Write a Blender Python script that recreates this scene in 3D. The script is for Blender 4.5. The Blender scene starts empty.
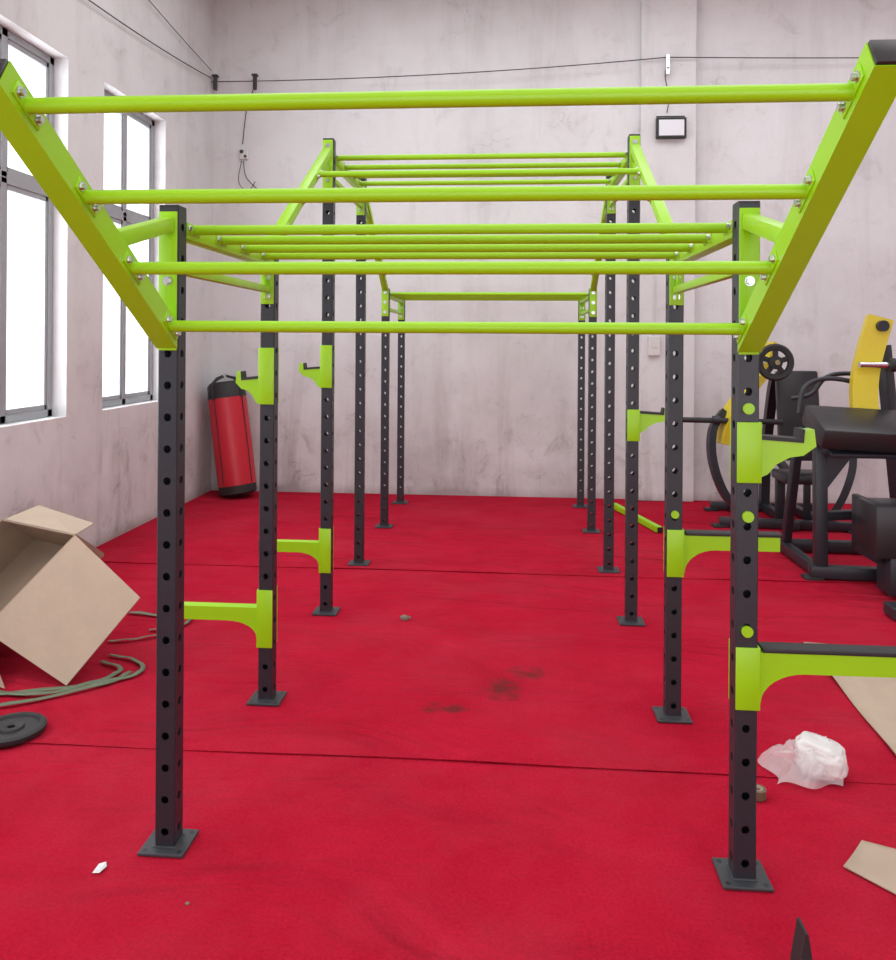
import bpy, bmesh, math, random
from mathutils import Vector, Matrix, noise
random.seed(3)
sc=bpy.context.scene
COL=sc.collection

# ---------------------------------------------------------------- materials
def nmat(name):
    m=bpy.data.materials.new(name); m.use_nodes=True
    nt=m.node_tree; b=nt.nodes['Principled BSDF']; return m,nt,b
def simple(name,col,rough=.5,metal=0,noise=0,nscale=20,bump=0,bscale=200,spec=.5):
    m,nt,b=nmat(name); b.inputs['Roughness'].default_value=rough; b.inputs['Metallic'].default_value=metal
    b.inputs['Specular IOR Level'].default_value=spec
    b.inputs['Base Color'].default_value=(*col,1)
    tc=nt.nodes.new('ShaderNodeTexCoord')
    if noise:
        n=nt.nodes.new('ShaderNodeTexNoise'); n.inputs['Scale'].default_value=nscale; n.inputs['Detail'].default_value=4
        nt.links.new(tc.outputs['Object'],n.inputs['Vector'])
        mx=nt.nodes.new('ShaderNodeMix'); mx.data_type='RGBA'
        mx.inputs['A'].default_value=tuple(c*(1-noise) for c in col)+(1,)
        mx.inputs['B'].default_value=tuple(min(1,c*(1+noise)) for c in col)+(1,)
        nt.links.new(n.outputs['Fac'],mx.inputs['Factor']); nt.links.new(mx.outputs['Result'],b.inputs['Base Color'])
    if bump:
        n=nt.nodes.new('ShaderNodeTexNoise'); n.inputs['Scale'].default_value=bscale
        nt.links.new(tc.outputs['Object'],n.inputs['Vector'])
        bp=nt.nodes.new('ShaderNodeBump'); bp.inputs['Strength'].default_value=bump; bp.inputs['Distance'].default_value=.01
        nt.links.new(n.outputs['Fac'],bp.inputs['Height']); nt.links.new(bp.outputs['Normal'],b.inputs['Normal'])
    return m
LIME=simple('lime_powder_coat',(.31,.64,.005),.36,noise=.04,nscale=6)
BLACK=simple('black_powder_coat',(.018,.021,.028),.42,noise=.15,nscale=40)
PLATE=simple('grey_steel_plate',(.04,.045,.052),.45)
RUBBER=simple('black_rubber',(.018,.018,.02),.6)
CAP=simple('black_plastic_cap',(.012,.012,.013),.4)
VINYL=simple('black_vinyl',(.016,.016,.019),.36,bump=.1,bscale=60)
STEEL=simple('zinc_bolt',(.62,.63,.65),.28,metal=1)
CHROME=simple('chrome_bar',(.7,.7,.72),.15,metal=1)
YELLOW=simple('yellow_powder_coat',(.62,.50,.02),.4,noise=.05)
REDV=simple('red_vinyl',(.52,.012,.03),.35,bump=.25,bscale=9)
CARD=simple('cardboard',(.46,.36,.27),.85,noise=.08,nscale=9,bump=.1,bscale=40)
CARDD=simple('cardboard_inside',(.34,.26,.19),.9,noise=.1,nscale=9)
STRAP=simple('green_grey_strap',(.13,.17,.10),.45)
WIRE=simple('dark_cable',(.04,.04,.045),.6)
WFRAME=simple('aluminium_window_frame',(.36,.38,.40),.45,metal=.3)
WHITEP=simple('white_plastic',(.65,.65,.64),.5)
PAPER=simple('paper_scrap',(.7,.7,.72),.7,noise=.4,nscale=60)
STONE=simple('grit',(.22,.18,.14),.9,noise=.3)
LENS=simple('lamp_lens',(.70,.72,.76),.2)
CEIL=simple('ceiling_paint',(.72,.73,.74),.9,noise=.03)
m,nt,b=nmat('white_foam_in_bag'); b.inputs['Base Color'].default_value=(.74,.74,.72,1); b.inputs['Roughness'].default_value=.35
tc=nt.nodes.new('ShaderNodeTexCoord')
n=nt.nodes.new('ShaderNodeTexNoise'); n.inputs['Scale'].default_value=9; n.inputs['Detail'].default_value=3; n.inputs['Distortion'].default_value=1.5
nt.links.new(tc.outputs['Object'],n.inputs['Vector'])
bp=nt.nodes.new('ShaderNodeBump'); bp.inputs['Strength'].default_value=.3; bp.inputs['Distance'].default_value=.03
nt.links.new(n.outputs['Fac'],bp.inputs['Height']); nt.links.new(bp.outputs['Normal'],b.inputs['Normal']); BAG=m
m,nt,b=nmat('clear_plastic_film'); b.inputs['Base Color'].default_value=(.85,.83,.84,1); b.inputs['Roughness'].default_value=.15; b.inputs['Alpha'].default_value=.38; FILM=m
m=bpy.data.materials.new('window_glass'); m.use_nodes=True; nt=m.node_tree; nt.nodes.clear()
o=nt.nodes.new('ShaderNodeOutputMaterial'); t=nt.nodes.new('ShaderNodeBsdfTransparent'); g=nt.nodes.new('ShaderNodeBsdfGlossy'); g.inputs['Roughness'].default_value=.05
mx=nt.nodes.new('ShaderNodeMixShader'); mx.inputs[0].default_value=.06
nt.links.new(t.outputs[0],mx.inputs[1]); nt.links.new(g.outputs[0],mx.inputs[2]); nt.links.new(mx.outputs[0],o.inputs[0]); GLASS=m
def wallmat(name,base,dirt,amt):
    m,nt,b=nmat(name); b.inputs['Roughness'].default_value=.9; b.inputs['Specular IOR Level'].default_value=.15
    tc=nt.nodes.new('ShaderNodeTexCoord'); L=nt.links.new
    def nz(sc_,det,ro,di=0,vec=None):
        n=nt.nodes.new('ShaderNodeTexNoise'); n.inputs['Scale'].default_value=sc_; n.inputs['Detail'].default_value=det; n.inputs['Roughness'].default_value=ro; n.inputs['Distortion'].default_value=di
        L(vec or tc.outputs['Object'],n.inputs['Vector']); return n
    def ramp(src,p0,p1,v1):
        r=nt.nodes.new('ShaderNodeMapRange'); r.inputs['From Min'].default_value=p0; r.inputs['From Max'].default_value=p1; r.inputs['To Max'].default_value=v1
        L(src,r.inputs['Value']); return r.outputs[0]
    def math_(op,a,b_,cl=False):
        q=nt.nodes.new('ShaderNodeMath'); q.operation=op; q.use_clamp=cl
        for i,v in enumerate((a,b_)):
            if isinstance(v,(int,float)): q.inputs[i].default_value=v
            else: L(v,q.inputs[i])
        return q.outputs[0]
    n1=nz(.8,8,.65); n2=nz(3.2,10,.75,.8); n4=nz(14,6,.8,.3)
    mp=nt.nodes.new('ShaderNodeMapping'); mp.inputs['Scale'].default_value=(3.2,3.2,.35); L(tc.outputs['Object'],mp.inputs[0]); n5=nz(1.0,7,.7,.4,mp.outputs[0])
    a1=ramp(n1.outputs['Fac'],.42,.72,amt); a2=ramp(n2.outputs['Fac'],.55,.74,amt*1.1); a4=ramp(n4.outputs['Fac'],.62,.74,amt*.6); a5=ramp(n5.outputs['Fac'],.52,.75,amt*.8)
    n3=nz(1.3,5,.6)
    vm=nt.nodes.new('ShaderNodeVectorMath'); vm.operation='MULTIPLY_ADD'; vm.inputs[1].default_value=(1.2,1.2,1.2)
    L(n3.outputs['Color'],vm.inputs[0]); L(tc.outputs['Object'],vm.inputs[2])
    vo=nt.nodes.new('ShaderNodeTexVoronoi'); vo.feature='DISTANCE_TO_EDGE'; vo.inputs['Scale'].default_value=.4; L(vm.outputs[0],vo.inputs['Vector'])
    ck=ramp(vo.outputs['Distance'],.0025,.0,.4); mk=ramp(n1.outputs['Fac'],.53,.58,1.0); ck=math_('MULTIPLY',ck,mk)
    sx=nt.nodes.new('ShaderNodeSeparateXYZ'); L(tc.outputs['Object'],sx.inputs[0])
    mr=nt.nodes.new('ShaderNodeMapRange'); mr.inputs['From Min'].default_value=0; mr.inputs['From Max'].default_value=1.5; mr.inputs['To Min'].default_value=1.9; mr.inputs['To Max'].default_value=.75
    L(sx.outputs['Z'],mr.inputs['Value'])
    s=math_('MULTIPLY',math_('ADD',math_('ADD',math_('ADD',a1,a2),a4),a5),mr.outputs[0])
    low=nt.nodes.new('ShaderNodeMapRange'); low.inputs['From Min'].default_value=.0; low.inputs['From Max'].default_value=.10; low.inputs['To Min'].default_value=.55; low.inputs['To Max'].default_value=0
    L(sx.outputs['Z'],low.inputs['Value'])
    s=math_('ADD',math_('ADD',s,low.outputs[0]),ck,True)
    mx=nt.nodes.new('ShaderNodeMix'); mx.data_type='RGBA'; mx.inputs['A'].default_value=(*base,1); mx.inputs['B'].default_value=(*dirt,1)
    L(s,mx.inputs['Factor']); L(mx.outputs['Result'],b.inputs['Base Color'])
    bp=nt.nodes.new('ShaderNodeBump'); bp.inputs['Strength'].default_value=.3; bp.inputs['Distance'].default_value=.012
    L(n2.outputs['Fac'],bp.inputs['Height']); L(bp.outputs['Normal'],b.inputs['Normal'])
    return m
WALL=wallmat('whitewashed_plaster',(.70,.705,.715),(.37,.34,.34),.42)
m,nt,b=nmat('red_carpet'); L=nt.links.new; b.inputs['Roughness'].default_value=1; b.inputs['Specular IOR Level'].default_value=.05
tc=nt.nodes.new('ShaderNodeTexCoord')
n1=nt.nodes.new('ShaderNodeTexNoise'); n1.inputs['Scale'].default_value=2.2; n1.inputs['Detail'].default_value=9; n1.inputs['Roughness'].default_value=.68
n2=nt.nodes.new('ShaderNodeTexNoise'); n2.inputs['Scale'].default_value=90; n2.inputs['Detail'].default_value=4; n2.inputs['Roughness'].default_value=.7
n3=nt.nodes.new('ShaderNodeTexNoise'); n3.inputs['Scale'].default_value=1.0; n3.inputs['Detail'].default_value=3; n3.inputs['Distortion'].default_value=1.4
for n in (n1,n2): L(tc.outputs['Object'],n.inputs['Vector'])
mpp=nt.nodes.new('ShaderNodeMapping'); mpp.inputs['Scale'].default_value=(.8,2.0,1); L(tc.outputs['Object'],mpp.inputs[0]); L(mpp.outputs[0],n3.inputs['Vector'])
cr=nt.nodes.new('ShaderNodeValToRGB'); cr.color_ramp.elements[0].position=.32; cr.color_ramp.elements[1].position=.70
cr.color_ramp.elements[0].color=(.41,.007,.026,1); cr.color_ramp.elements[1].color=(.50,.013,.040,1)
L(n1.outputs['Fac'],cr.inputs[0])
r2=nt.nodes.new('ShaderNodeMapRange'); r2.inputs['From Min'].default_value=.3; r2.inputs['From Max'].default_value=.7; r2.inputs['To Min'].default_value=.76; r2.inputs['To Max'].default_value=1.12
L(n2.outputs['Fac'],r2.inputs['Value'])
mx=nt.nodes.new('ShaderNodeVectorMath'); mx.operation='SCALE'; L(cr.outputs[0],mx.inputs[0]); L(r2.outputs[0],mx.inputs['Scale'])
last=mx.outputs[0]
nd=nt.nodes.new('ShaderNodeTexNoise'); nd.inputs['Scale'].default_value=.9; nd.inputs['Detail'].default_value=8; nd.inputs['Roughness'].default_value=.7; L(tc.outputs['Object'],nd.inputs['Vector'])
dr=nt.nodes.new('ShaderNodeMapRange'); dr.inputs['From Min'].default_value=.45; dr.inputs['From Max'].default_value=.75; dr.inputs['To Max'].default_value=.28; L(nd.outputs['Fac'],dr.inputs['Value'])
q=nt.nodes.new('ShaderNodeMix'); q.data_type='RGBA'; q.inputs['B'].default_value=(.42,.06,.085,1); L(dr.outputs[0],q.inputs['Factor']); L(last,q.inputs['A']); last=q.outputs['Result']
for cx,cy,rx,ry in ((-.02,3.70,.10,.14),(-.27,3.47,.11,.05),(.10,3.88,.09,.09)):
    mp=nt.nodes.new('ShaderNodeMapping'); mp.inputs['Location'].default_value=(-cx/rx,-cy/ry,0); mp.inputs['Scale'].default_value=(1/rx,1/ry,0)
    L(tc.outputs['Object'],mp.inputs[0])
    ln=nt.nodes.new('ShaderNodeVectorMath'); ln.operation='LENGTH'; L(mp.outputs[0],ln.inputs[0])
    nz=nt.nodes.new('ShaderNodeTexNoise'); nz.inputs['Scale'].default_value=16; nz.inputs['Detail'].default_value=5; L(tc.outputs['Object'],nz.inputs['Vector'])
    ad=nt.nodes.new('ShaderNodeMath'); ad.operation='MULTIPLY_ADD'; L(nz.outputs['Fac'],ad.inputs[0]); ad.inputs[1].default_value=3.0; L(ln.outputs['Value'],ad.inputs[2])
    mr=nt.nodes.new('ShaderNodeMapRange'); mr.inputs['From Min'].default_value=1.6; mr.inputs['From Max'].default_value=2.6; mr.inputs['To Min'].default_value=.7; mr.inputs['To Max'].default_value=0
    L(ad.outputs[0],mr.inputs['Value'])
    q=nt.nodes.new('ShaderNodeMix'); q.data_type='RGBA'; q.inputs['B'].default_value=(.08,.025,.022,1); L(mr.outputs[0],q.inputs['Factor']); L(last,q.inputs['A']); last=q.outputs['Result']
L(last,b.inputs['Base Color'])
bp=nt.nodes.new('ShaderNodeBump'); bp.inputs['Strength'].default_value=.6; bp.inputs['Distance'].default_value=.006; L(n2.outputs['Fac'],bp.inputs['Height'])
bq=nt.nodes.new('ShaderNodeBump'); bq.inputs['Strength'].default_value=.9; bq.inputs['Distance'].default_value=.12; L(n3.outputs['Fac'],bq.inputs['Height']); L(bp.outputs['Normal'],bq.inputs['Normal'])
L(bq.outputs['Normal'],b.inputs['Normal']); CARPET=m
CONC=simple('concrete',(.3,.29,.28),.9,noise=.15)

# ---------------------------------------------------------------- helpers
def empty(name,loc=(0,0,0)):
    e=bpy.data.objects.new(name,None); e.location=loc; COL.objects.link(e); return e
def obj(name,bm,mat,parent=None,smooth=False,loc=(0,0,0)):
    me=bpy.data.meshes.new(name); bm.normal_update(); bm.to_mesh(me); bm.free()
    mats=mat if isinstance(mat,(list,tuple)) else [mat]
    for k in mats: me.materials.append(k)
    if smooth:
        for p in me.polygons: p.use_smooth=True
        try: me.set_sharp_from_angle(angle=math.radians(40))
        except Exception: pass
    ob=bpy.data.objects.new(name,me); ob.location=loc; COL.objects.link(ob)
    if parent: 
        ob.parent=parent; ob.location=Vector(loc)-parent.location
    return ob
def addbox(bm,c,s,mi=0,bev=0,rot=None):
    M=Matrix.Translation(c)
    if rot is not None: M=M@rot.to_4x4()
    r=bmesh.ops.create_cube(bm,size=1,matrix=M@Matrix.Diagonal((*s,1)))
    vs=r['verts']; fs={f for v in vs for f in v.link_faces}
    for f in fs: f.material_index=mi
    if bev:
        es=list({e for v in vs for e in v.link_edges})
        rr=bmesh.ops.bevel(bm,geom=es,offset=bev,segments=2,affect='EDGES',profile=.5)
        for f in rr['faces']: f.material_index=mi
def frame(d,up=Vector((0,0,1))):
    d=d.normalized()
    if abs(d.dot(up))>.99: up=Vector((0,1,0))
    x=up.cross(d).normalized(); y=d.cross(x)
    return x,y,d
def addcyl(bm,a,b2,r,mi=0,seg=20,r2=None):
    a=Vector(a);b2=Vector(b2);x,y,d=frame(b2-a)
    R=Matrix((x,y,d)).transposed().to_4x4(); M=Matrix.Translation((a+b2)/2)@R
    rr=bmesh.ops.create_cone(bm,cap_ends=True,segments=seg,radius1=r,radius2=r if r2 is None else r2,depth=(b2-a).length,matrix=M)
    for f in {f for v in rr['verts'] for f in v.link_faces}: f.material_index=mi
def addtube(bm,a,b2,w,h,mi=0,bev=.004):
    a=Vector(a);b2=Vector(b2);x,y,d=frame(b2-a)
    R=Matrix((x,y,d)).transposed()
    addbox(bm,(a+b2)/2,(w,h,(b2-a).length),mi,bev,R)
def addpath(bm,pts,r,mi=0,seg=10,rect=None):
    pts=[Vector(p) for p in pts]; n=len(pts); rings=[]
    px=None
    for i,p in enumerate(pts):
        d=(pts[min(i+1,n-1)]-pts[max(i-1,0)]).normalized()
        if px is None: x,y,_=frame(d)
        else:
            x=(px-d*px.dot(d)).normalized(); y=d.cross(x)
        px=x
        if rect: sec=[(-rect[0]/2,-rect[1]/2),(rect[0]/2,-rect[1]/2),(rect[0]/2,rect[1]/2),(-rect[0]/2,rect[1]/2)]
        else: sec=[(r*math.cos(k*2*math.pi/seg),r*math.sin(k*2*math.pi/seg)) for k in range(seg)]
        rings.append([bm.verts.new(p+x*s+y*t) for s,t in sec])
    m_=len(rings[0])
    for i in range(n-1):
        for k in range(m_):
            f=bm.faces.new((rings[i][k],rings[i][(k+1)%m_],rings[i+1][(k+1)%m_],rings[i+1][k])); f.material_index=mi
    f=bm.faces.new(rings[0][::-1]); f.material_index=mi; f=bm.faces.new(rings[-1]); f.material_index=mi
def smoothpts(pts,sub=6):
    P=[Vector(p) for p in pts]; out=[]
    for i in range(len(P)-1):
        p0=P[max(i-1,0)];p1=P[i];p2=P[i+1];p3=P[min(i+2,len(P)-1)]
        for k in range(sub):
            t=k/sub
            out.append(.5*((2*p1)+(-p0+p2)*t+(2*p0-5*p1+4*p2-p3)*t*t+(-p0+3*p1-3*p2+p3)*t**3))
    out.append(P[-1]); return out
def addprofile(bm,pts2,y0,y1,mi=0,M=None):
    M=M or Matrix()
    a=[bm.verts.new(M@Vector((x,y0,z))) for x,z in pts2]; c=[bm.verts.new(M@Vector((x,y1,z))) for x,z in pts2]
    fs=[bm.faces.new(a),bm.faces.new(c[::-1])]
    for i in range(len(a)): fs.append(bm.faces.new((a[i],c[i],c[(i+1)%len(a)],a[(i+1)%len(a)])))
    for f in fs: f.material_index=mi
    bmesh.ops.recalc_face_normals(bm,faces=fs)

# ---------------------------------------------------------------- room shell
XL,XR=-1.066,.709
YS=[2.456,3.486,4.644,5.68,6.846,7.873]
WX,WY,RX,FY,CH=-3.174,8.33,6.4,-3.2,5.3
bm=bmesh.new(); addbox(bm,((WX+RX)/2,(WY+FY)/2,-.09),(RX-WX+.6,WY-FY+.6,.14)); obj('floor',bm,CONC)
seams=[FY+.02,.52,3.03,5.545,WY]
bm=bmesh.new()
for k in range(4):
    y0,y1=seams[k],seams[k+1]
    nx,ny=160,36
    g=[[None]*(nx+1) for _ in range(ny+1)]
    for j in range(ny+1):
        for i in range(nx+1):
            x=WX+(RX-WX)*i/nx; y=y0+(y1-y0)*j/ny
            wv=.007*math.sin(x*1.9+k)+.003*math.sin(x*5.3+2*k)
            if j==ny and k<3: y+=.03
            if j==0 and k>0: y+=wv
            z=0
            if k>0 and j==0: z=.0045+.002*math.sin(x*2.3+k)+.0012*math.sin(x*7+k)
            if k>0 and j==1: z=.002
            g[j][i]=bm.verts.new((x,y,z if not(j==ny and k<3) else -.003))
    for j in range(ny):
        for i in range(nx): bm.faces.new((g[j][i],g[j][i+1],g[j+1][i+1],g[j+1][i]))
    if k>0:
        lo=[bm.verts.new((v.co.x,v.co.y+.004,v.co.z-.006)) for v in g[0]]
        for i in range(nx): bm.faces.new((g[0][i+1],g[0][i],lo[i],lo[i+1]))
obj('floor_carpet',bm,CARPET,smooth=True)
bm=bmesh.new(); addbox(bm,((WX+RX)/2,WY+.12,CH/2),(RX-WX+.6,.24,CH)); obj('wall_back',bm,WALL)
bm=bmesh.new(); addbox(bm,(1.605,WY-.045,CH/2),(.55,.09,CH-.002),0,.008); obj('wall_back_pier',bm,WALL)
bm=bmesh.new(); addbox(bm,(RX+.12,(WY+FY)/2,CH/2),(.24,WY-FY,CH)); obj('wall_right',bm,WALL)
bm=bmesh.new(); addbox(bm,((WX+RX)/2,FY-.12,CH/2),(RX-WX+.6,.24,CH)); obj('wall_front',bm,WALL)
bm=bmesh.new(); addbox(bm,((WX+RX)/2,(WY+FY)/2,CH+.1),(RX-WX+.6,WY-FY+.6,.2)); obj('ceiling',bm,CEIL)
wins=[(6.02,7.14),(4.38,5.51),(2.72,3.84),(1.06,2.18),(-.6,.52)]
Z0,Z1=1.05,3.63
bm=bmesh.new(); T=.24
def wb(y0,y1,z0,z1): addbox(bm,(WX-T/2,(y0+y1)/2,(z0+z1)/2),(T,y1-y0,z1-z0))
wb(FY,WY,0,Z0); wb(FY,WY,Z1,CH)
ed=[FY]+[v for w in sorted(wins) for v in w]+[WY]
for i in range(0,len(ed),2): wb(ed[i],ed[i+1],Z0,Z1)
bmesh.ops.remove_doubles(bm,verts=bm.verts,dist=1e-5)
obj('wall_left',bm,WALL)
for i,(a,c_) in enumerate(wins):
    bm=bmesh.new(); fx=WX-.14; fw=.055; e=.002
    def bar(y0,y1,z0,z1,dx=0,t=.07): addbox(bm,(fx+dx,(y0+y1)/2,(z0+z1)/2),(t,y1-y0,z1-z0),0,.003)
    a+=e;c_-=e
    bar(a,c_,Z0+e,Z0+fw);bar(a,c_,Z1-fw,Z1-e);bar(a,a+fw,Z0+e,Z1-e);bar(c_-fw,c_,Z0+e,Z1-e)
    bar(a,c_,2.62,2.70)
    mid=(a+c_)/2
    bar(mid-.03,mid+.03,Z0+e,2.66); bar(mid-.03,mid+.03,2.66,Z1-e)
    for (p,q) in ((a+fw,mid-.02),(mid+.02,c_-fw)):
        for z0,z1 in ((Z0+fw,2.62),(2.70,Z1-fw)):
            for y in (p,q-.03): bar(y,y+.03,z0,z1,.012,.03)
            bar(p,q,z0,z0+.035,.012,.03);bar(p,q,z1-.035,z1,.012,.03)
    addbox(bm,(fx-.01,(a+c_)/2,(Z0+Z1)/2),(.004,c_-a-.04,Z1-Z0-.04),1)
    obj('window_%d'%(i+1),bm,[WFRAME,GLASS])

# ---------------------------------------------------------------- perforated rig
rig=empty('monkey_bar_rig',(-.18,5.1,0))
HW=.0325
def post_mesh(bm,x,y,H,z0=.01):
    ch=HW; fw=HW-.004; pitch=.1
    n=int((H-z0)/pitch); top=z0+n*pitch
    hr=.0125
    per=[]
    for k in range(4): per.append((-fw+k*fw/2,-pitch/2))
    for k in range(4): per.append((fw,-pitch/2+k*pitch/4))
    for k in range(4): per.append((fw-k*fw/2,pitch/2))
    for k in range(4): per.append((-fw,pitch/2-k*pitch/4))
    new=[]
    for fi in range(4):
        A=Matrix.Rotation(fi*math.pi/2,3,'Z')
        def P(s,t,dep): 
            v=A@Vector((s,-ch+dep,0)); return bm.verts.new((x+v.x,y+v.y,t))
        for k in range(n):
            zc=z0+(k+.5)*pitch
            out=[P(s,zc+t,0) for s,t in per]
            c_=[];inn=[]
            for s,t in per:
                a=math.atan2(t,s); c_.append(P(hr*math.cos(a),zc+hr*math.sin(a),0)); inn.append(P(hr*math.cos(a),zc+hr*math.sin(a),.004))
            for i in range(16):
                j=(i+1)%16
                new.append(bm.faces.new((out[i],out[j],c_[j],c_[i]))); new.append(bm.faces.new((c_[i],c_[j],inn[j],inn[i])))
        q=[P(-fw,top,0),P(fw,top,0),P(fw,H,0),P(-fw,H,0)]; new.append(bm.faces.new(q))
        v1=A@Vector((fw,-ch,0)); v2=A@Vector((ch,-fw,0))
        q=[bm.verts.new((x+v1.x,y+v1.y,z0)),bm.verts.new((x+v2.x,y+v2.y,z0)),bm.verts.new((x+v2.x,y+v2.y,H)),bm.verts.new((x+v1.x,y+v1.y,H))]
        new.append(bm.faces.new(q))
    for f in new: f.material_index=0
    addbox(bm,(x,y,H+.003),(2*HW-.002,2*HW-.002,.008),2,.002)
def bolt(bm,p,ax,r=.011,mi=4):
    p=Vector(p);ax=Vector(ax).normalized()
    addcyl(bm,p,p+ax*.003,r*1.35,mi,14); addcyl(bm,p+ax*.003,p+ax*.011,r,mi,6)
MATS=[BLACK,LIME,CAP,PLATE,STEEL,RUBBER]
HT=[2.02,2.0,2.79,2.79,2.06,2.06]
for i,Y in enumerate(YS):
    for X in (XL,XR):
        bm=bmesh.new(); post_mesh(bm,X,Y,HT[i])
        addbox(bm,(X,Y,.0075),(.145,.135,.009),3,.002)
        for sx in(-1,1):
            for sy in(-1,1): addcyl(bm,(X+sx*.055,Y+sy*.05,.0118),(X+sx*.055,Y+sy*.05,.0128),.008,2,12)
        addbox(bm,(X,Y,.013),(2*HW+.008,2*HW+.008,.006),3,.002)
        obj('upright_post_%d_%s'%(i+1,'l' if X<0 else 'r'),bm,MATS,rig)
def bracket(bm,X,Y,z0,z1,back=False):
    s=-1 if not back else 1
    addbox(bm,(X,Y+s*(HW+.003),(z0+z1)/2),(2*HW-.006,.006,z1-z0),1,.002)
    n=3
    for k in range(n):
        z=z0+.035+(z1-z0-.07)*k/(n-1)
        bolt(bm,(X,Y+s*(HW+.006),z),(0,s,0))
def rung(bm,Y,z,r=.0165,hw=.037,flange=True,sl=0):
    a=(XL+hw,Y,z);b2=(XR-hw,Y,z); addcyl(bm,a,b2,r,1,24)
    if flange:
        for X,s in ((XL+hw-.002,1),(XR-hw+.002,-1)):
            R=Matrix.Rotation(sl,3,'X')
            addbox(bm,(X+s*.003,Y,z),(.006,.11,.036),1,.002,R)
            for k in(-1,1):
                o_=R@Vector((0,.038*k,0)); bolt(bm,(X+s*.006,Y+o_.y,z+o_.z),(s,0,0),.009)
RY=[1.633,1.876,2.118,2.37];RZ=[2.101,1.950,1.799,1.645]
sl=math.atan2(RZ[3]-RZ[0],RY[3]-RY[0])
YZ=lambda X:Matrix(((0,1,0,X),(1,0,0,0),(0,0,1,0),(0,0,0,1)))
bm=bmesh.new()
for X in (XL,XR):
    dY,dZ=math.cos(sl),math.sin(sl)
    a=Vector((X,RY[0]-dY*.09,RZ[0]-dZ*.09)); yy=YS[0]-HW-.008; e=Vector((X,yy,RZ[0]+dZ/dY*(yy-RY[0])))
    ux,uz=-dZ,dY; h=.034
    pts=[(a.y-ux*h,a.z-uz*h),(e.y,e.z-h/abs(dY)),(e.y,e.z+h/abs(dY)),(a.y+ux*h,a.z+uz*h)]
    addprofile(bm,pts,-.034,.034,1,YZ(X))
    R=Matrix.Rotation(sl,3,'X')
    addbox(bm,a-Vector((0,dY,dZ))*.004,(.064,.01,.064),2,.003,R)
    addtube(bm,(X,YS[0]-HW-.004,1.965),(X,2.06,1.868),.045,.045,1)
    bracket(bm,X,YS[0],1.57,2.005)
for y,z in zip(RY,RZ): rung(bm,y,z,.0175,.034,True,sl)
bmesh.ops.recalc_face_normals(bm,faces=bm.faces)
obj('inclined_pull_up_frame',bm,MATS,rig,True)
def ladder(name,ya,yb,z,n,low=True):
    bm=bmesh.new(); g=HW
    for X in (XL,XR):
        addtube(bm,(X,ya+g,z-.01),(X,yb-g,z-.01),.05,.05,1)
        if low: addtube(bm,(X,ya+g,z-.135),(X,yb-g,z-.135),.03,.03,1)
        for y,s in((ya,1),(yb,-1)):
            zl=z-.18
            addprofile(bm,[(y+s*g,z+.02),(y+s*.11,z+.02),(y+s*.06,zl),(y+s*g,zl)],-.004,.004,1,YZ(X))
    for k in range(n):
        rung(bm,ya+.10+(yb-ya-.26)*k/(n-1),z,.0165,.025,True)
    for y,bk in((ya,False),(yb,False)):
        if y==YS[0]: continue
        for X in(XL,XR): bracket(bm,X,y,z-.2,z+.04,bk)
    obj(name,bm,MATS,rig,True)
ladder('low_ladder_near',YS[0],YS[1],1.965,4)
ladder('high_ladder',YS[2],YS[3],2.71,4)
ladder('low_ladder_far',YS[4],YS[5],2.025,4)
def incline(name,ya,za,yb,zb,fr):
    bm=bmesh.new()
    s=1 if yb>ya else -1; sl2=math.atan2(zb-za,yb-ya)
    for X in(XL,XR):
        addtube(bm,(X,ya,za),(X,yb,zb),.05,.05,1)
        addtube(bm,(X,yb,zb-.10),(X,yb-s*.30,zb-.19),.03,.03,1)
    for t in fr: rung(bm,ya+(yb-ya)*t,za+(zb-za)*t,.0165,.025,True,sl2)
    obj(name,bm,MATS,rig,True)
incline('inclined_ladder_up',YS[1]+.03,2.035,YS[2]-HW,2.72,(.12,.42,.70))
incline('inclined_ladder_down',YS[4]-.03,2.06,YS[3]+HW,2.72,(.2,.5))
bm=bmesh.new()
for X in(XL,XR):
    bracket(bm,X,YS[2]-.004,2.42,2.785)
def pin(X,Y,z): addcyl(bm,(X,Y-HW,z),(X,Y-HW-.01,z),.0165,1,20)
for z in(1.41,1.09,.75): pin(XR,YS[0],z)
pin(XR,YS[1],.875)
obj('brackets_and_pins',bm,MATS,rig,True)

# ---------------------------------------------------------------- attachments
def bracketU(bm,ph):
    g=HW+.004
    for y in(-g,g): addbox(bm,(.003,y,0),(2*HW+.006,.006,ph),1,.002)
    addbox(bm,(g,0,0),(.006,2*g,ph),1,.002)
def place(bm,name,X,Y,z,side):
    ob=obj(name,bm,MATS,None,True); ob.location=(X,Y,z)
    if side<0: ob.rotation_euler=(0,0,math.pi)
    return ob
E=HW+.006
def jhook(X,Y,z,side,ph,L_=.16,dz=0):
    bm=bmesh.new(); bracketU(bm,ph)
    e=E
    p=[(e,.02),(e+L_*.78,.012),(e+L_*.83,.045),(e+L_,.05),(e+L_+.006,.0),(e+L_*.8,-.028),(e+L_*.55,-.034),(e+L_*.3,-.055),(e+L_*.14,-.085),(e,-.095)]
    addprofile(bm,[(a,b_+dz) for a,b_ in p],-.026,.026,1)
    addprofile(bm,[(e,.03+dz),(e+L_*.74,.022+dz),(e+L_*.78,.05+dz),(e+L_*.82,.05+dz),(e+L_*.8,.010+dz),(e,.018+dz)],-.030,.030,5)
    place(bm,'j_hook',X,Y,z,side)
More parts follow.
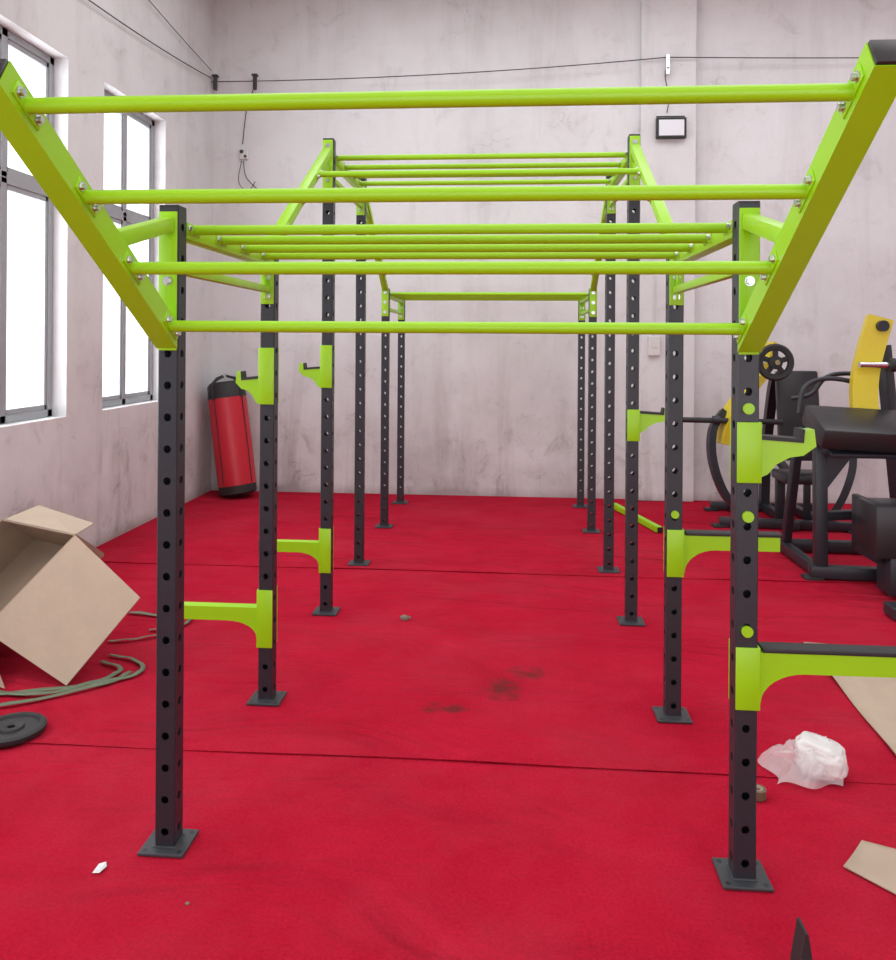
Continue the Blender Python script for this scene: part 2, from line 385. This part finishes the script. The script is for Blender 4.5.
def spotter(X,Y,z,side,ph,L_,top,pad=True,gus=.1):
    bm=bmesh.new(); bracketU(bm,ph); e=E;h=.06
    p=[(e,top),(e+L_,top),(e+L_,top-h)]+[(e+.005+.13*(1-math.sin(t)),top-h-gus*(1-math.cos(t))) for t in [k*math.pi/2/8 for k in range(9)]]+[(e,top-h-gus)]
    addprofile(bm,p,-.026,.026,1)
    if pad: addbox(bm,(e+L_/2+.01,0,top+.007),(L_,.06,.014),5,.003)
    addbox(bm,(e+L_+.003,0,top-h/2),(.006,.05,h),2,.001)
    place(bm,'spotter_arm',X,Y,z,side)
jhook(XR,YS[0],1.28,1,.18,.155,.02)
jhook(XR,YS[2],1.135,1,.18,.17,.05)
jhook(XL,YS[1],1.447,-1,.25,.10,-.03)
jhook(XL,YS[2],1.455,-1,.25,.125,-.03)
spotter(XR,YS[0],.61,1,.185,.60,.075,True,.09)
spotter(XR,YS[1],.71,1,.20,.40,.075)
spotter(XL,YS[1],.373,-1,.255,.44,.045,False,.07)
spotter(XL,YS[2],.373,-1,.26,.36,.045,False,.07)

# ---------------------------------------------------------------- punching bag
bm=bmesh.new(); A=Vector((-2.76,8.00,.03)); B=Vector((-2.93,8.07,1.18)); x,y,d=frame(B-A); Ln=(B-A).length
prof=[(0,.0,1),(0,.16,1),(.02,.187,1),(.10,.19,1),(.101,.192,0),(.5,.196,0),(.95,.192,0),(1.0,.191,0),(1.001,.193,1),(1.13,.187,1),(1.165,.16,1),(1.17,.0,1)]
S=32; rings=[]
for t,r,mi in prof:
    t=t/1.17*Ln
    rings.append([bm.verts.new(A+d*t+(x*math.cos(k*2*math.pi/S)+y*math.sin(k*2*math.pi/S))*max(r,.001)) for k in range(S)])
for i in range(len(rings)-1):
    for k in range(S):
        f=bm.faces.new((rings[i][k],rings[i][(k+1)%S],rings[i+1][(k+1)%S],rings[i+1][k])); f.material_index=prof[i][2] if prof[i][2]==prof[i+1][2] else 1
for a_ in (0,math.pi/2,math.pi,3*math.pi/2):
    o_=(x*math.cos(a_)+y*math.sin(a_)); addpath(bm,[A+d*(Ln*.84)+o_*.197,A+d*(Ln*.99)+o_*.19,A+d*(Ln*1.03)+o_*.12,B+d*.06+o_*.02],0,1,rect=(.03,.006))
    p0=A+d*(Ln*.1)+o_*.196; addpath(bm,[p0,A+d*(Ln*.5)+o_*.199,A+d*(Ln*.85)+o_*.197],.004,1,6)
addpath(bm,smoothpts([B+d*.05+x*.03*math.cos(k*math.pi/4)+d*.03*math.sin(k*math.pi/4) for k in range(9)],3),.004,2,6)
obj('punching_bag',bm,[REDV,RUBBER,STEEL],None,True)

# ---------------------------------------------------------------- cardboard box
bm=bmesh.new()
A=Vector((-2.22,3.94,.60));Bc=Vector((-1.79,3.77,.345));C=Vector((-2.02,3.52,.012))
D=Vector((-2.50,3.63,.215))
e2=Vector((-.52,.20,.02)); e3=Vector((.02,.26,-.17))
def slab(p,mi=0,mi2=1,t=.006):
    p=[Vector(q) for q in p]; nrm=(p[1]-p[0]).cross(p[2]-p[0]).normalized()*t
    a=[bm.verts.new(q) for q in p]; c_=[bm.verts.new(q+nrm) for q in p]
    bm.faces.new(a).material_index=mi; bm.faces.new(c_[::-1]).material_index=mi2
    for i in range(len(a)): bm.faces.new((a[i],c_[i],c_[(i+1)%len(a)],a[(i+1)%len(a)])).material_index=mi
slab([A,Bc,C,D],0,0)
slab([A,D,D+e3,A+e3],1,0); slab([D,D+e2,D+e2+e3,D+e3],1,0); slab([D+e2,A+e2,A+e2+e3,D+e2+e3],1,0); slab([A+e2,A,A+e3,A+e2+e3],1,0)
slab([D+e3,D+e2+e3,A+e2+e3,A+e3],1,0)
slab([D,D+e2,D+e2+Vector((.06,-.12,-.20)),D+Vector((.22,-.16,-.205))],1,0)
slab([A,A+e2,A+e2+Vector((.02,.30,.02)),A+Vector((-.06,.30,-.01))],0,1)
bmesh.ops.recalc_face_normals(bm,faces=bm.faces)
obj('cardboard_box',bm,[CARD,CARDD])
def sheet(pts,lift):
    bm=bmesh.new(); n=10
    P=[Vector((*p,0)) for p in pts]
    g=[[None]*(n+1) for _ in range(n+1)]
    for j in range(n+1):
        for i in range(n+1):
            u,v=i/n,j/n
            p=(P[0]*(1-u)+P[1]*u)*(1-v)+(P[3]*(1-u)+P[2]*u)*v
            p.z=.010+lift(u,v); g[j][i]=bm.verts.new(p)
    for j in range(n):
        for i in range(n): bm.faces.new((g[j][i],g[j][i+1],g[j+1][i+1],g[j+1][i]))
    ob=obj('cardboard_sheet',bm,CARD,smooth=True); md=ob.modifiers.new('s','SOLIDIFY'); md.thickness=.005; md.offset=1
sheet([(1.585,4.40),(3.0,4.1),(2.5,2.7),(1.50,3.16)],lambda u,v:.03*(u)*(1-v)+.012*math.sin(v*5)**2)
sheet([(1.03,2.52),(1.13,2.63),(1.55,2.45),(1.40,2.10)],lambda u,v:.015*u*u)

bm=bmesh.new()
def strap(pts,w=.012):
    P=smoothpts([(px,py,.010) for px,py in pts],8); n=len(P); L_=[]
    for i,p in enumerate(P):
        d=(P[min(i+1,n-1)]-P[max(i-1,0)]).normalized(); s=Vector((-d.y,d.x,0))
        h=.004+.006*math.sin(i*.5)**2
        L_.append([bm.verts.new(p+s*w+Vector((0,0,h))),bm.verts.new(p-s*w+Vector((0,0,h*.5)))])
    for i in range(n-1): bm.faces.new((L_[i][0],L_[i][1],L_[i+1][1],L_[i+1][0]))
strap([(-2.95,3.30),(-2.5,3.36),(-2.1,3.46),(-1.80,3.62),(-1.76,3.74),(-1.86,3.84),(-2.0,3.88)])
strap([(-2.2,4.50),(-2.0,4.46),(-1.84,4.36),(-1.86,4.2),(-1.98,4.10),(-2.1,4.06)])
strap([(-2.0,4.62),(-1.86,4.52),(-1.80,4.40),(-1.84,4.28),(-1.96,4.24)])
strap([(-2.9,3.2),(-2.4,3.26),(-2.15,3.32),(-1.85,3.56),(-1.80,3.7)])
strap([(-2.9,3.38),(-2.45,3.44),(-2.1,3.42),(-1.9,3.58),(-1.86,3.72),(-2.0,3.80)])
ob=obj('packing_strap',bm,STRAP,smooth=True); md=ob.modifiers.new('s','SOLIDIFY'); md.thickness=.002

def lathe(bm,c,prof,S=40,mi=0,axis='Z'):
    R={'Z':Matrix.Identity(3),'Y':Matrix.Rotation(math.pi/2,3,'X'),'X':Matrix.Rotation(math.pi/2,3,'Y')}[axis]
    c=Vector(c);rs=[]
    for r,z in prof: rs.append([bm.verts.new(c+R@Vector((r*math.cos(k*2*math.pi/S),r*math.sin(k*2*math.pi/S),z))) for k in range(S)])
    fs=[]
    for i in range(len(rs)):
        a=rs[i];b_=rs[(i+1)%len(rs)]
        for k in range(S): fs.append(bm.faces.new((a[k],a[(k+1)%S],b_[(k+1)%S],b_[k])))
    for f in fs: f.material_index=mi
    bmesh.ops.recalc_face_normals(bm,faces=fs)
bm=bmesh.new(); lathe(bm,(-2.0,3.085,.009),[(.015,0),(.125,0),(.13,.006),(.13,.022),(.122,.028),(.105,.028),(.098,.018),(.05,.018),(.045,.027),(.02,.027),(.015,.024)])
obj('weight_plate',bm,RUBBER,smooth=True)
bm=bmesh.new(); vs=[bm.verts.new(p) for p in((-1.235,2.30,.004),(-1.210,2.295,.009),(-1.205,2.33,.006),(-1.215,2.345,.010),(-1.235,2.34,.006))]; bm.faces.new(vs)
obj('paper_scrap',bm,PAPER)
bm=bmesh.new()
for (gx,gy,gr) in((-.59,4.56,.025),(-.57,4.58,.015),(1.24,7.96,.03),(-.9,2.2,.006),(.5,2.1,.005)):
    r=bmesh.ops.create_icosphere(bm,subdivisions=2,radius=gr,matrix=Matrix.Translation((gx,gy,gr*.5))@Matrix.Diagonal((1,.8,.6,1)))
    for v in r['verts']: v.co+=Vector((random.uniform(-1,1),random.uniform(-1,1),random.uniform(-.3,.5)))*gr*.2
obj('floor_debris',bm,STONE)
# small tape roll half hidden behind the post
bm=bmesh.new(); lathe(bm,(.885,2.89,.003),[(.018,0),(.030,0),(.030,.03),(.018,.03)],28); lathe(bm,(.885,2.89,.003),[(.016,-.001),(.0185,-.001),(.0185,.031),(.016,.031)],28,1)
obj('tape_roll',bm,[simple('tape',(.14,.10,.06),.3),CARD],smooth=True)
# plastic bag: rounded foam pad in loose clear film
bm=bmesh.new()
r=bmesh.ops.create_icosphere(bm,subdivisions=6,radius=1)
for v in r['verts']:
    p=v.co.copy()
    q=Vector([math.copysign(abs(c)**.6,c) for c in p])
    k=1+noise.noise(p*1.2)*.16+.05*noise.noise(p*3.0)
    q=Vector((q.x*.088*k,q.y*.072*k,max(q.z*.062*k*(1-.25*q.x),-.058)))
    v.co=Matrix.Rotation(-.45,3,'Z')@q+Vector((1.17,3.06,.068))
n=40; g=[[None]*(n+1) for _ in range(n+1)]
for j in range(n+1):
    for i in range(n+1):
        u,v=i/n,j/n
        px=.975+.235*u+.02*math.sin(v*7); py=2.96+.22*v+.02*math.sin(u*9)
        env=math.sin(math.pi*v)**.6*min(1,u*2.0)
        a_=1-abs(noise.noise(Vector((u*4,v*4,0))))*2; b_=1-abs(noise.noise(Vector((u*9,v*9,3))))*2
        pz=.012+env*(.055+.05*a_+.022*b_)
        g[j][i]=bm.verts.new((px,py,max(pz,.010)))
for j in range(n):
    for i in range(n): bm.faces.new((g[j][i],g[j][i+1],g[j+1][i+1],g[j+1][i])).material_index=1
ob=obj('plastic_bag',bm,[BAG,FILM],smooth=False)
for p in ob.data.polygons: p.use_smooth=True
bm=bmesh.new()
addprofile(bm,[(.715,.001),(.775,.001),(.757,.07),(.744,.15),(.737,.15),(.724,.07)],2.02,2.08,0)
obj('rubber_door_wedge',bm,RUBBER)
bm=bmesh.new(); addtube(bm,(1.03,7.83,.03),(1.28,6.85,.03),.05,.05,0); addbox(bm,(1.2825,6.84,.03),(.045,.006,.045),1,.001,Matrix.Rotation(.25,3,'Z'))
obj('loose_lime_tube',bm,[LIME,CAP])

# ---------------------------------------------------------------- wall services
bm=bmesh.new(); fz=3.78
addbox(bm,(1.62,WY-.135,fz),(.30,.05,.21),0,.008); addbox(bm,(1.62,WY-.163,fz),(.25,.006,.16),1,.002)
addpath(bm,[(1.48,WY-.125,fz+.03),(1.48,WY-.10,fz+.13),(1.76,WY-.10,fz+.13),(1.76,WY-.125,fz+.03)],.006,0,6)
for k in range(6): addbox(bm,(1.52+k*.04,WY-.105,fz),(.006,.02,.17),0)
obj('floodlight',bm,[CAP,LENS])
bm=bmesh.new()
def sag(a,b_,s,n=14):
    a=Vector(a);b_=Vector(b_); return [a.lerp(b_,k/n)-Vector((0,0,s*4*(k/n)*(1-k/n))) for k in range(n+1)]
addpath(bm,sag((-3.15,8.2,4.34),(1.58,8.2,4.50),.05),.005,0,6)
addpath(bm,sag((1.58,8.2,4.50),(6.3,8.27,4.46),.02),.005,0,6)
addpath(bm,sag((-3.14,5.35,4.12),(-3.13,8.15,4.36),.03),.005,0,6)
addpath(bm,sag((-3.14,5.1,4.75),(-3.13,8.15,4.44),.03),.004,0,6)
addpath(bm,smoothpts([(1.58,8.20,4.48),(1.56,8.20,4.3),(1.60,8.20,4.1),(1.58,8.21,3.94)]),.005,0,6)
addpath(bm,smoothpts([(-2.72,8.29,4.30),(-2.80,8.29,4.05),(-2.84,8.29,3.7)]),.005,0,6)
addpath(bm,smoothpts([(-2.83,8.29,3.52),(-2.80,8.29,3.35),(-2.68,8.29,3.22)]),.005,0,6)
addpath(bm,smoothpts([(-2.85,8.29,3.52),(-2.88,8.29,3.3),(-2.78,8.29,3.2),(-2.70,8.29,3.3)]),.004,0,6)
addcyl(bm,(1.58,8.235,4.38),(1.58,8.16,4.38),.01,1); addbox(bm,(1.58,8.18,4.42),(.04,.04,.22),1,.01)
for X in(-3.13,-2.70): addbox(bm,(X,8.26,4.34),(.03,.06,.14),0,.008); addbox(bm,(X,8.26,4.42),(.06,.06,.02),0,.004)
obj('overhead_cable_run',bm,[WIRE,STEEL])
bm=bmesh.new(); addbox(bm,(-2.83,WY-.02,3.6),(.09,.038,.12),0,.006); addcyl(bm,(-2.85,WY-.04,3.62),(-2.85,WY-.048,3.62),.02,1); addcyl(bm,(-2.81,WY-.04,3.57),(-2.81,WY-.048,3.57),.015,1)
obj('junction_box',bm,[WHITEP,WIRE])
bm=bmesh.new(); addbox(bm,(1.47,WY-.11,1.58),(.12,.035,.20),0,.006); addbox(bm,(1.47,WY-.13,1.60),(.05,.006,.08),0,.002); addcyl(bm,(1.47,WY-.10,1.68),(1.47,WY-.10,2.3),.007,0)
obj('wall_socket_box',bm,WHITEP)

# ---------------------------------------------------------------- gym machines
G=[BLACK,YELLOW,VINYL,CHROME,RUBBER]
def machineA():
    root=empty('plate_loaded_chest_press',(2.4,7.4,0)); Z=.05
    bm=bmesh.new()
    addtube(bm,(1.85,7.15,Z),(2.95,7.05,Z),.07,.07); addtube(bm,(1.95,7.85,Z),(2.95,7.85,Z),.07,.07)
    addtube(bm,(2.05,7.12,Z),(2.15,7.85,Z),.07,.07); addtube(bm,(2.75,7.1,Z),(2.7,7.85,Z),.07,.07); addtube(bm,(2.45,7.0,Z),(2.45,7.9,Z),.07,.07)
    for X,Y in((1.85,7.15),(2.95,7.05),(1.95,7.85),(2.95,7.85)): addbox(bm,(X,Y,.012),(.12,.1,.02),4,.004)
    addpath(bm,smoothpts([(2.45,7.85,.08),(2.45,7.8,.6),(2.45,7.65,1.1),(2.45,7.55,1.30)]),0,0,rect=(.08,.08))
    addpath(bm,smoothpts([(2.12,7.2,.07),(1.90,7.15,.28),(1.79,7.15,.58),(1.80,7.2,.84),(1.92,7.3,1.0)]),0,0,rect=(.07,.06))
    addpath(bm,smoothpts([(2.80,7.2,.07),(2.90,7.15,.28),(2.98,7.15,.55),(2.98,7.2,.8)]),0,0,rect=(.07,.06))
    addtube(bm,(2.40,7.25,.06),(2.40,7.25,.42),.07,.07); addtube(bm,(2.62,7.22,.06),(2.62,7.22,.42),.05,.05)
    addtube(bm,(2.52,7.25,.40),(2.52,7.75,.55),.06,.06)
    obj('frame',bm,G,root,True)
    bm=bmesh.new()
    addpath(bm,smoothpts([(1.88,7.25,.72),(1.96,7.27,.96),(2.10,7.3,1.16),(2.26,7.4,1.34),(2.38,7.5,1.60)]),0,1,rect=(.19,.07))
    addpath(bm,smoothpts([(2.04,7.25,1.10),(2.02,7.05,1.1),(2.0,6.85,1.05),(2.04,6.75,.95)]),.018,4,10)
    obj('press_arms',bm,G,root,True)
    bm=bmesh.new()
    R=Matrix.Rotation(-.16,3,'X')
    addbox(bm,(2.58,7.33,.97),(.36,.09,.80),2,.022,R); addbox(bm,(2.52,7.10,.46),(.38,.38,.08),2,.02)
    obj('pads',bm,G,root,True)
    bm=bmesh.new()
    for X,Y,z in((2.27,7.0,1.45),):
        lathe(bm,(X,Y,z),[(.110,-.02),(.145,-.025),(.160,0),(.145,.025),(.110,.02),(.10,0)],40,4,'Y')
        lathe(bm,(X,Y,z),[(.018,-.03),(.055,-.03),(.06,0),(.055,.03),(.018,.03)],30,4,'Y')
        for k in range(5):
            a=k*math.pi*2/5+.3; addbox(bm,(X+.085*math.cos(a),Y,z+.085*math.sin(a)),(.08,.022,.045),4,.004,Matrix.Rotation(-a,3,'Y'))
        addcyl(bm,(X,Y-.07,z),(X,7.5,z),.022,3)
    addcyl(bm,(1.50,7.2,.93),(2.40,7.2,.92),.024,4,16)
    addcyl(bm,(1.80,7.2,.93),(1.86,7.2,.93),.04,0,16)
    obj('plate_and_horns',bm,G,root,True)
machineA()
def machineB():
    root=empty('leg_curl_machine',(2.5,5.7,0)); Z=.055
    bm=bmesh.new()
    addtube(bm,(2.06,5.62,Z),(3.3,5.55,Z),.08,.08); addtube(bm,(2.10,6.35,Z),(3.3,6.3,Z),.08,.08); addtube(bm,(2.12,5.6,Z),(2.12,6.35,Z),.07,.07); addtube(bm,(3.1,5.5,Z),(3.1,6.35,Z),.07,.07)
    addbox(bm,(2.08,5.62,.012),(.12,.11,.02),4,.003)
    addtube(bm,(2.135,5.63,.09),(2.145,5.68,.93),.08,.07)
    addtube(bm,(2.14,5.66,.88),(2.85,5.74,.88),.06,.06)
    addtube(bm,(2.13,6.3,.07),(2.16,6.1,.98),.06,.06)
    addtube(bm,(2.15,5.68,.42),(2.9,5.9,.42),.06,.06)
    addtube(bm,(2.95,6.2,.07),(2.75,6.1,1.6),.08,.08)
    # triangular gusset
    addprofile(bm,[(2.17,.86),(2.36,.86),(2.17,.60)],5.64,5.655,0)
    addpath(bm,smoothpts([(2.10,5.95,1.10),(2.15,6.0,1.28),(2.30,6.05,1.35),(2.48,6.05,1.34),(2.58,6.05,1.28),(2.62,6.0,1.12)]),.018,0,10)
    addpath(bm,smoothpts([(2.2,6.4,1.18),(2.35,6.4,1.22),(2.45,6.4,1.34),(2.6,6.4,1.38),(2.95,6.4,1.36)]),.018,0,10)
    obj('frame',bm,G,root,True)
    bm=bmesh.new()
    addbox(bm,(2.47,5.70,1.02),(.74,.42,.15),2,.022,Matrix.Rotation(.05,3,'Y')@Matrix.Rotation(.35,3,'X'))
    addbox(bm,(2.48,5.72,.90),(.60,.34,.03),0,.005,Matrix.Rotation(.3,3,'X'))
    addbox(bm,(2.62,5.35,.42),(.62,.3,.34),2,.018); addbox(bm,(2.50,5.3,.14),(.2,.2,.24),0,.01)
    addbox(bm,(2.36,5.45,.40),(.05,.36,.38),0,.012)
    obj('pads',bm,G,root,True)
    bm=bmesh.new()
    addpath(bm,smoothpts([(2.54,5.9,1.05),(2.55,5.95,1.28),(2.60,6.0,1.50),(2.69,6.02,1.80)]),0,1,rect=(.17,.09))
    addcyl(bm,(2.50,5.9,1.46),(3.1,5.9,1.46),.022,3); addcyl(bm,(2.70,5.9,1.46),(2.74,5.9,1.46),.05,4)
    addcyl(bm,(2.68,5.93,1.74),(2.68,5.97,1.74),.04,0)
    obj('yellow_lever',bm,G,root,True)
machineB()
bm=bmesh.new(); addbox(bm,(2.36,4.86,.045),(.26,.14,.07),0,.01); addtube(bm,(2.40,4.86,.045),(3.0,4.9,.045),.06,.06)
obj('machine_footrest',bm,BLACK)

# ---------------------------------------------------------------- lights
w=bpy.data.worlds.new('World'); sc.world=w; w.use_nodes=True
bg=w.node_tree.nodes['Background']; bg.inputs[0].default_value=(.95,.97,1,1); bg.inputs[1].default_value=2.2
def area(name,loc,rot,sx,sy,e,col=(1,1,1)):
    l=bpy.data.lights.new(name,'AREA'); l.shape='RECTANGLE'; l.size=sx; l.size_y=sy; l.energy=e; l.color=col
    o_=bpy.data.objects.new(name,l); o_.location=loc; o_.rotation_euler=rot; COL.objects.link(o_); return o_
for y,e in ((-.8,45),(2.6,95),(6.0,125)):
    area('ceiling_fill_light',(1.4,y,CH-.06),(0,0,0),7.0,2.2,e,(.96,.985,1))  # added soft fill from overhead, not actual ceiling fixtures
area('front_fill_light',(1.2,FY+.1,1.75),(math.radians(90),0,0),7,3.2,165,(.94,.98,1))  # added fill behind camera to brighten rig undersides; front wall has no doorway
for i,(a,c_) in enumerate(wins):
    area('window_daylight',(WX-.5,(a+c_)/2,(Z0+Z1)/2),(0,math.radians(-90),0),2.5,1.1,62,(.93,.97,1))

# ---------------------------------------------------------------- camera
cam=bpy.data.cameras.new('Camera'); co=bpy.data.objects.new('Camera',cam); COL.objects.link(co); sc.camera=co
co.matrix_world=Matrix.Translation((0,0,1.6))@Matrix.Rotation(.0762,4,'Z')@Matrix.Rotation(math.pi/2,4,'X')@Matrix.Rotation(.0064,4,'Z')
cam.sensor_fit='HORIZONTAL'; cam.sensor_width=36; cam.lens=36*796.65/896; cam.shift_y=-(480-342.62)/896; cam.clip_start=.05
sc.view_settings.view_transform='Standard'; sc.view_settings.look='None'; sc.view_settings.exposure=0
